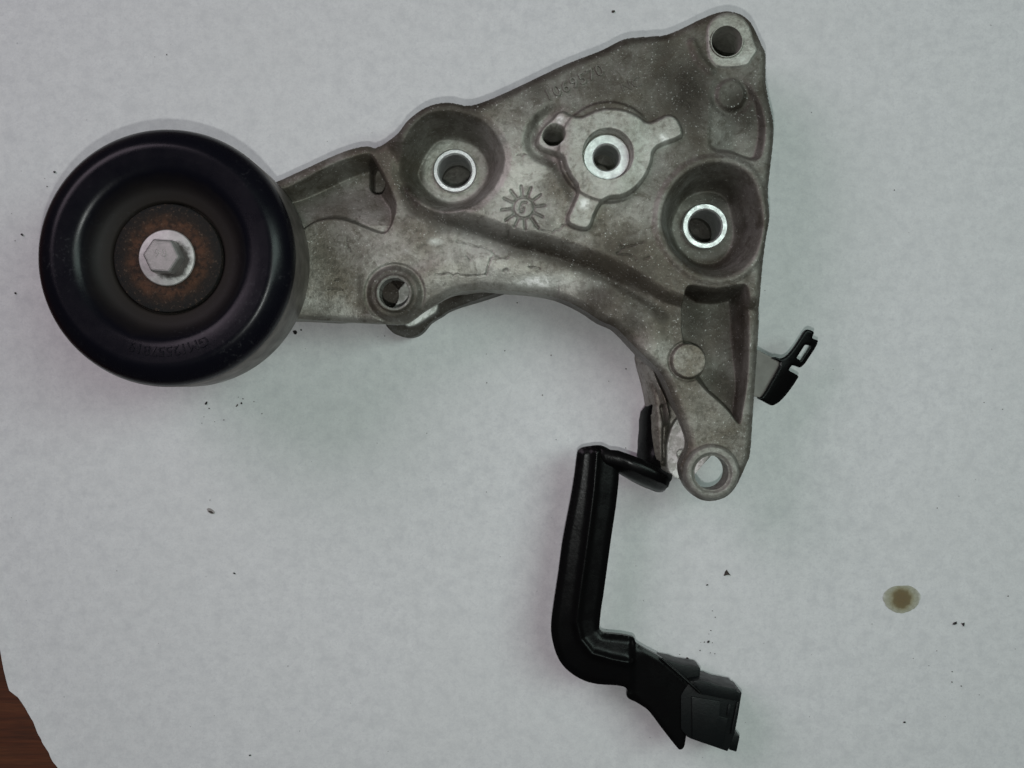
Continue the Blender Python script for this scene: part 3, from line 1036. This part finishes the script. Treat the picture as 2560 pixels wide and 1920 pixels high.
bmesh.ops.recalc_face_normals(bm, faces=bm.faces)
bmesh.ops.bevel(bm, geom=bm.edges[:], offset=0.00016, segments=2, affect='EDGES')
hm = bpy.data.meshes.new('hex_head')
bm.to_mesh(hm)
bm.free()
put('hex_head', hm, M_BOLT, bolt)
put('grade_mark', text_mesh('grade_mark', '98', 3.4, lambda u, v, w: (PC[0] - 0.3 + u, PC[1] + 0.8 + v, 61.93 + w), 0.10, 1.2), M_BOLT, bolt)
put('shank', lathe_mesh('shank', [(5.0, 57.0), (5.0, 30.0), (0.01, 30.0)], 32, PC), M_BOLT, bolt)

# ------------------------------------------------------------------ black wiring arm
ZW = 20.0
C7 = (1340, 1480, 3.95)
C66 = (1340, 980, 3.191)
arm_px = [(1443, 1134), (1436, 1190), (1425, 1256), (1407, 1350), (1397, 1425), (1388, 1485), (1378, 1561), (1382, 1607), (1398, 1652), (1424, 1682), (1461, 1704), (1497, 1713), (1537, 1715),
          (1560, 1719), (1569, 1727), (1567, 1740), (1575, 1751), (1608, 1769), (1626, 1784), (1656, 1824), (1694, 1872), (1703, 1878), (1712, 1871), (1717, 1845), (1724, 1800), (1748, 1735), (1725, 1708), (1690, 1677), (1656, 1648),
          (1618, 1627), (1593, 1612), (1589, 1602), (1583, 1595), (1558, 1589), (1512, 1584), (1502, 1577), (1499, 1567), (1505, 1513), (1509, 1490), (1528, 1350), (1541, 1262), (1548, 1190), (1545, 1150), (1530, 1128),
          (1512, 1117), (1494, 1113), (1459, 1118), (1448, 1124)]
ga = Grid(8, 66, -128, -15, 0.3)
da = ga.poly(smooth_closed(WP(arm_px, ZW), 3), 60)
bead = ga.line(WP([(1493, 1130), (1485, 1230), (1467, 1370), (1450, 1490), (1442, 1555), (1452, 1600), (1480, 1635), (1530, 1650), (1580, 1660)], ZW + 2), 14)
za = ZW + 0.8 - 0.11 * bead + 0.9 * np.exp(-(bead / 1.25) ** 2)
fade = inn(ga.X - W(1560, 0, ZW)[0], 0, 6)
za = ZW + (za - ZW) * fade
pl = W(1620, 1700, ZW)
za = za - 1.2 * inn(-(ga.X - W(1570, 0, ZW)[0]), -3, 0)
q = np.clip(1 + da / 1.8, 0, 1)
za = za - 0.45 * q * q
rolled = inn(-da, 0, 2.6) * inn(ga.X - W(1585, 0, ZW)[0], 0, 4)
za = za - 0.5 * rolled
armp = bpy.data.objects.new('wiring_arm', None)
col.objects.link(armp)
armp.parent = root
armp.matrix_parent_inverse = Matrix.Translation(-root.location)
armp['label'] = 'bent black painted steel arm below the casting, ending in a flared plate'
put('pressed_arm', field_mesh('pressed_arm', ga, da, za, za - 2.2), M_BLK, armp)


def curved_sheet(name, rows, thick, mat, parent):
    """rows: list of rows of (px, py, z); skin with thickness along -z and rounded look"""
    nr, nc = len(rows), len(rows[0])
    pts = [[Vector((*W(x, y, z), z)) for x, y, z in r] for r in rows]
    bm = bmesh.new()
    vv = [[bm.verts.new(p * MM) for p in r] for r in pts]
    for i in range(nr - 1):
        for j in range(nc - 1):
            bm.faces.new((vv[i][j], vv[i][j + 1], vv[i + 1][j + 1], vv[i + 1][j]))
    bmesh.ops.recalc_face_normals(bm, faces=bm.faces)
    if sum(f.normal.z for f in bm.faces) < 0:
        bmesh.ops.reverse_faces(bm, faces=bm.faces)
    bmesh.ops.subdivide_edges(bm, edges=bm.edges[:], cuts=3, use_grid_fill=True, smooth=1.0)
    me = bpy.data.meshes.new(name)
    bm.to_mesh(me)
    bm.free()
    for p in me.polygons:
        p.use_smooth = True
    o = put(name, me, mat, parent)
    s = o.modifiers.new('solid', 'SOLIDIFY')
    s.thickness = thick * MM
    s.offset = -1
    b = o.modifiers.new('bevel', 'BEVEL')
    b.width = 0.3 * MM
    b.segments = 2
    return o


# twisted end that folds from the arm up to the casting
curved_sheet('folded_ear', [
    [(1500, 1122, 20.5), (1545, 1126, 21), (1580, 1138, 21.5), (1625, 1158, 21), (1662, 1178, 20), (1682, 1188, 18)],
    [(1505, 1145, 21), (1548, 1150, 22), (1588, 1163, 22.8), (1628, 1180, 22.4), (1660, 1196, 21), (1674, 1206, 19)],
    [(1515, 1160, 20.5), (1549, 1172, 20.5), (1590, 1190, 20.8), (1628, 1206, 20), (1655, 1216, 18.5), (1665, 1222, 17)],
    [(1530, 1172, 18), (1552, 1187, 16), (1588, 1208, 14.5), (1622, 1223, 13.5), (1645, 1231, 13), (1657, 1230, 13)]], 1.6, M_BLK, armp)
curved_sheet('mounting_plate', [
    [(1612, 1016, 12), (1628, 1013, 15), (1650, 1018, 16)],
    [(1601, 1030, 9), (1620, 1028, 13), (1650, 1030, 15)],
    [(1597, 1050, 7), (1618, 1050, 12), (1650, 1050, 14.5)],
    [(1594, 1100, 6.5), (1616, 1100, 11.5), (1650, 1100, 14)],
    [(1591, 1140, 7), (1615, 1150, 13), (1650, 1160, 16)],
    [(1600, 1160, 12), (1625, 1175, 18), (1660, 1190, 19)]], 1.4, M_BLK, armp)

# plastic connector holder on the end of the arm
C8 = (1660, 1620, 5.927)
hold = bpy.data.objects.new('connector_clip', None)
col.objects.link(hold)
hold.parent = root
hold.matrix_parent_inverse = Matrix.Translation(-root.location)
hold['label'] = 'black plastic connector holder clipped to the end of the arm'
zc = 19.5
put('clip_body', prism('clip_body', WP(crop(*C8, [(345, 1318), (400, 1348), (940, 1535), (960, 1500), (1050, 1270), (1100, 1000), (1155, 660), (1085, 632), (1080, 602), (800, 547), (690, 502), (525, 465), (380, 500), (250, 700), (250, 1200)]), zc), 6.0, zc, 0.5), M_PLA, hold)
put('latch_block', prism('latch_block', WP(crop(*C8, [(-60, 160), (0, 178), (130, 200), (230, 238), (400, 265), (500, 280), (545, 302), (522, 500), (300, 520), (60, 420)]), 15), 5.0, 15.0, 0.5), M_PLA, hold)
put('foot_tab', prism('foot_tab', WP(crop(*C8, [(962, 1508), (1075, 1540), (1125, 1306), (1052, 1272), (985, 1290)]), 16), 8.0, 16.2, 0.4), M_PLA, hold)
put('top_ledge', prism('top_ledge', WP(crop(*C8, [(420, 500), (525, 480), (690, 512), (800, 556), (1072, 610), (1080, 640), (1140, 668), (1118, 790), (870, 745), (560, 690)]), 20.6), 19.4, 20.6, 0.35), M_PLA, hold)
put('side_rail', prism('side_rail', WP(crop(*C8, [(1085, 800), (1112, 800), (1040, 1260), (990, 1280), (1010, 1150)]), 20.4), 19.4, 20.4, 0.3), M_PLA, hold)
put('front_panel', prism('front_panel', WP(crop(*C8, [(410, 720), (840, 790), (820, 1010), (950, 1040), (930, 1150), (860, 1480), (420, 1330)]), 20.3), 19.4, 20.3, 0.3), M_PLA, hold)
put('window_rib', prism('window_rib', WP(crop(*C8, [(955, 830), (1000, 838), (975, 1020), (930, 1012)]), 20.1), 19.4, 20.1, 0.25), M_PLA, hold)
# rolled steel edge that crosses over the holder
ed = [(1654, 1647, 20.2), (1690, 1678, 20.8), (1725, 1709, 21.2), (1750, 1732, 21.0)]
cu = bpy.data.curves.new('rolled_edge', 'CURVE')
cu.dimensions = '3D'
cu.bevel_depth = 0.0005
cu.bevel_resolution = 3
sp = cu.splines.new('POLY')
sp.points.add(len(ed) - 1)
for p_, (x, y, z) in zip(sp.points, ed):
    p_.co = (*[c * MM for c in W(x, y, z)], z * MM, 1)
tmp = bpy.data.objects.new('tmp', cu)
col.objects.link(tmp)
em = bpy.data.meshes.new_from_object(tmp.evaluated_get(bpy.context.evaluated_depsgraph_get()))
bpy.data.objects.remove(tmp)
for p_ in em.polygons:
    p_.use_smooth = True
em.materials.clear()
put('rolled_edge', em, M_BLK, armp)

# ------------------------------------------------------------------ slotted clip on the right edge
CR = (1860, 800, 6.914)
clip = bpy.data.objects.new('slotted_clip', None)
col.objects.link(clip)
clip.parent = root
clip.matrix_parent_inverse = Matrix.Translation(-root.location)
clip['label'] = 'small black slotted steel clip sticking out of the right edge'
zk = 21.0
strip_px = [(470, 660), (540, 642), (640, 662), (740, 612), (830, 512), (930, 370), (1030, 212), (1080, 166), (1125, 165), (1200, 195), (1220, 222), (1195, 310), (1290, 345), (1302, 368), (1270, 460), (1180, 600),
            (1080, 750), (1000, 818), (960, 810), (860, 782), (825, 800), (790, 868), (880, 915), (972, 968), (960, 1012), (850, 1180), (720, 1340), (620, 1430), (530, 1475), (470, 1470), (330, 1400), (215, 1340), (300, 1330), (380, 1230), (450, 1100), (560, 900), (620, 735)]
gc = Grid(74, 106, -14, 28, 0.2)
slot = gc.poly(smooth_closed(WP(crop(*CR, [(1055, 440), (1090, 428), (1155, 442), (1120, 510), (1060, 600), (1000, 692), (960, 680), (922, 650), (965, 580), (1010, 510)]), zk), 3), 20)
dc = np.maximum(gc.poly(smooth_closed(WP(crop(*CR, strip_px), zk), 3), 60), -slot)
ax = np.array(W(*crop(*CR, [(500, 1000)])[0], zk))
nrm_ = np.array([0.82, -0.57])
off = (gc.X - ax[0]) * nrm_[0] + (gc.Y - ax[1]) * nrm_[1]
zs = zk - 0.10 * np.clip(off, -3, 10) - 0.05 * np.clip(off, 0, 12) ** 2 * 0.6
zs = zs - 0.4 * np.clip(1 + dc / 0.8, 0, 1) ** 2
put('clip_strip', field_mesh('clip_strip', gc, dc, zs, zs - 1.3), M_BLK, clip)
tabp = curved_sheet('clip_tab', [
    [(1880, 868, 21.5), (1902, 879, 21.3), (1914, 886, 21), (1933, 895, 20.6), (1950, 905, 20.2)],
    [(1878, 910, 20.6), (1900, 912, 20.3), (1912, 916, 20), (1926, 922, 19.7), (1943, 930, 19.4)],
    [(1876, 960, 20.2), (1895, 961, 19.8), (1906, 964, 19.6), (1916, 966, 19.4), (1926, 970, 19.2)],
    [(1872, 988, 20), (1891, 992, 19.8), (1898, 994, 19.6), (1904, 995, 19.4), (1910, 997, 19.2)]], 1.2, M_TAB, clip)
tabp['label'] = 'sheet steel tab with a painted-in grey reflection of the paper, between the casting and the black clip'

# ------------------------------------------------------------------ crumbs
def crumb_mesh(name, sx, sy, sz, seed, poly=None):
    r = random.Random(seed)
    bm = bmesh.new()
    if poly:
        vs_ = [bm.verts.new((x * MM, y * MM, 0)) for x, y in poly]
        f = bm.faces.new(vs_)
        e = bmesh.ops.extrude_face_region(bm, geom=[f])
        up = [v for v in e['geom'] if isinstance(v, bmesh.types.BMVert)]
        for v in up:
            v.co = v.co * 0.82 + Vector((0, 0, sz * MM * r.uniform(0.7, 1.3)))
    else:
        bmesh.ops.create_icosphere(bm, subdivisions=2, radius=1.0)
        for v in bm.verts:
            k = 1 + r.uniform(-0.28, 0.28)
            v.co = Vector((v.co.x * sx * k, v.co.y * sy * k, max(-0.0, (v.co.z + 0.7) * sz * k))) * MM
    bmesh.ops.recalc_face_normals(bm, faces=bm.faces)
    me = bpy.data.meshes.new(name)
    bm.to_mesh(me)
    bm.free()
    return me


def k0(px):
    return px * CAM_H / FPX


CR_LIST = [
    # px, py, half length, half width, angle, material, label
    (1718, 1647, 3.2, 4.2, 0, M_CRUMB2, 'round brown crumb just above the black plastic connector holder'),
    (1771, 1604, 3.6, 2.6, 50, M_CRUMB, 'dark crumb among fine specks, above and right of the connector holder'),
    (1768, 1462, 2.8, 1.8, 10, M_CRUMB, 'tiny crumb to the lower left of the three-cornered brown crumb'),
    (738, 831, 4.6, 5.2, 60, M_CRUMB, 'largest dark crumb beside the lower right of the pulley'),
    (753, 825, 2.4, 2.2, 0, M_CRUMB, 'tiny dark dot right next to the crumb beside the pulley'),
    (516, 1008, 2.4, 4.4, -25, M_CRUMB, 'black sliver of a crumb directly below the pulley'),
    (604, 1008, 2.2, 2.8, 0, M_CRUMB, 'black dot at the right of the specks below the pulley'),
    (593, 1014, 1.6, 4.2, -38, M_CRUMB2, 'thin grey fibre of dirt below the pulley, left of a black dot'),
    (586, 1433, 3.2, 1.8, -30, M_CRUMB, 'single short black crumb in the empty paper at lower left'),
    (2387, 1558, 6.2, 2.8, 30, M_CRUMB, 'elongated dark chip right of the oil spot, left one of a pair'),
    (2261, 1805, 2.6, 2.2, 0, M_CRUMB, 'lone dark dot far below the oil spot'),
    (1533, 29, 4.6, 2.8, 10, M_CRUMB2, 'greyish crumb above the top edge of the bracket'),
    (56, 587, 3.6, 2.6, -25, M_CRUMB, 'dark crumb left of the pulley, near the picture edge'),
    (39, 733, 2.6, 2.4, -40, M_CRUMB, 'dark crumb lower left of the pulley, near the picture edge'),
    (137, 430, 2.8, 2.4, 0, M_CRUMB, 'dark dot at the upper left rim of the pulley'),
    (625, 1888, 3.0, 1.6, 20, M_CRUMB, 'small crumb at the bottom edge, left of the middle'),
]
for i, (x, y, a, b, an, mt, lab) in enumerate(CR_LIST):
    me = crumb_mesh('dirt_crumb', k0(a), k0(b), k0(min(a, b)) * 0.7, 100 + i)
    o = put('dirt_crumb', me, mt)
    cx, cy = W(x, y, 0)
    o.location = (cx * MM, cy * MM, 0.00002)
    o.rotation_euler = (0, 0, R(an))
    o['label'], o['category'], o['group'] = lab, 'crumb', 'dirt crumbs on the paper'
for x, y, poly, mt, lab in (
        (1818, 1433, [(-8.5, -7), (-3, -5), (2, -4), (9, -5.5), (4, 1), (-1, 9), (-5, 5), (-7, -1)], M_CRUMB2, 'three-cornered brown crumb on the bare paper below the bracket leg'),
        (2407, 1561, [(-4, 4), (0, 3), (4, 5), (3.5, 0), (2, -5), (-0.5, -2)], M_CRUMB, 'three-cornered dark chip right of the oil spot, right one of a pair')):
    me = crumb_mesh('dirt_crumb', 1, 1, 0.5, x, [(k0(a), k0(b)) for a, b in poly])
    o = put('dirt_crumb', me, mt)
    cx, cy = W(x, y, 0)
    o.location = (cx * MM, cy * MM, 0.00002)
    o['label'], o['category'], o['group'] = lab, 'crumb', 'dirt crumbs on the paper'

# brown smear at lower left
bm = bmesh.new()
sm_pts = [(-10, 6), (-6, 8), (0, 7), (6, 3), (10, -2), (9, -6), (3, -7), (-3, -5), (-8, 0)]
bm.faces.new([bm.verts.new((k0(x) * MM, k0(y) * MM, 0.00007)) for x, y in sm_pts])
me = bpy.data.meshes.new('grey_smudge')
bm.to_mesh(me)
bm.free()
o = put('grey_smudge', me, M_SMUDGE, paper)
o.location = (W(527, 1278, 0)[0] * MM, W(527, 1278, 0)[1] * MM, 0)
me = crumb_mesh('dirt_crumb', k0(7), k0(2.0), k0(2), 77)
o = put('dirt_crumb', me, M_CRUMB2)
o.location = (W(528, 1280, 0)[0] * MM, W(528, 1280, 0)[1] * MM, 0.00003)
o.rotation_euler = (0, 0, R(-25))
o['label'], o['category'], o['group'] = 'brown sliver lying in a grey smudge on the left half of the paper', 'crumb', 'dirt crumbs on the paper'

# dust too fine to pick apart: one mesh
tiny = [(112, 446), (118, 466), (38, 602), (29, 534), (523, 1021), (510, 1042), (505, 1058), (537, 1054), (560, 1050), (608, 997), (635, 1004), (655, 1034), (596, 993), (525, 1250),
        (1752, 1606), (1761, 1605), (1781, 1607), (1772, 1585), (1777, 1576), (1781, 1527), (1788, 1543), (1776, 1632), (1787, 1634), (1750, 1626), (1699, 1636), (1790, 1696),
        (2342, 1627), (2380, 1679), (2283, 1646), (2380, 1705), (2322, 1664), (2403, 1715), (2448, 1737), (2236, 475), (1912, 726), (1564, 1120), (1216, 1230), (1293, 757), (1262, 877), (1216, 885), (1565, 922),
        (1522, 953), (1063, 828), (945, 842), (962, 840), (1378, 888), (1217, 957), (417, 137), (2460, 1006), (2180, 1560), (1625, 1844), (720, 1665), (1356, 988), (1067, 1083), (2343, 1270), (2520, 1490)]
rr = random.Random(5)
tiny += [(rr.uniform(20, 2540), rr.uniform(20, 1900)) for _ in range(70)]
bm = bmesh.new()
for i, (x, y) in enumerate(tiny):
    s = k0(rr.uniform(0.9, 1.7) if i < 56 else rr.uniform(0.5, 1.0)) * MM
    cx, cy = W(x, y, 0)
    r = bmesh.ops.create_icosphere(bm, subdivisions=1, radius=s)
    an = rr.uniform(0, 3.14)
    for v in r['verts']:
        q = v.co * (1 + rr.uniform(-0.3, 0.3))
        q.x *= rr.uniform(0.9, 1.2)
        v.co = Vector((q.x * math.cos(an) - q.y * math.sin(an) + cx * MM, q.x * math.sin(an) + q.y * math.cos(an) + cy * MM, max(0, q.z * 0.6 + 0.5 * s)))
me = bpy.data.meshes.new('dust_specks')
bm.to_mesh(me)
bm.free()
o = put('dust_specks', me, M_CRUMB2)
o['kind'] = 'stuff'
o['label'] = 'fine dark dust specks sprinkled over the white paper'
o['category'] = 'dust'
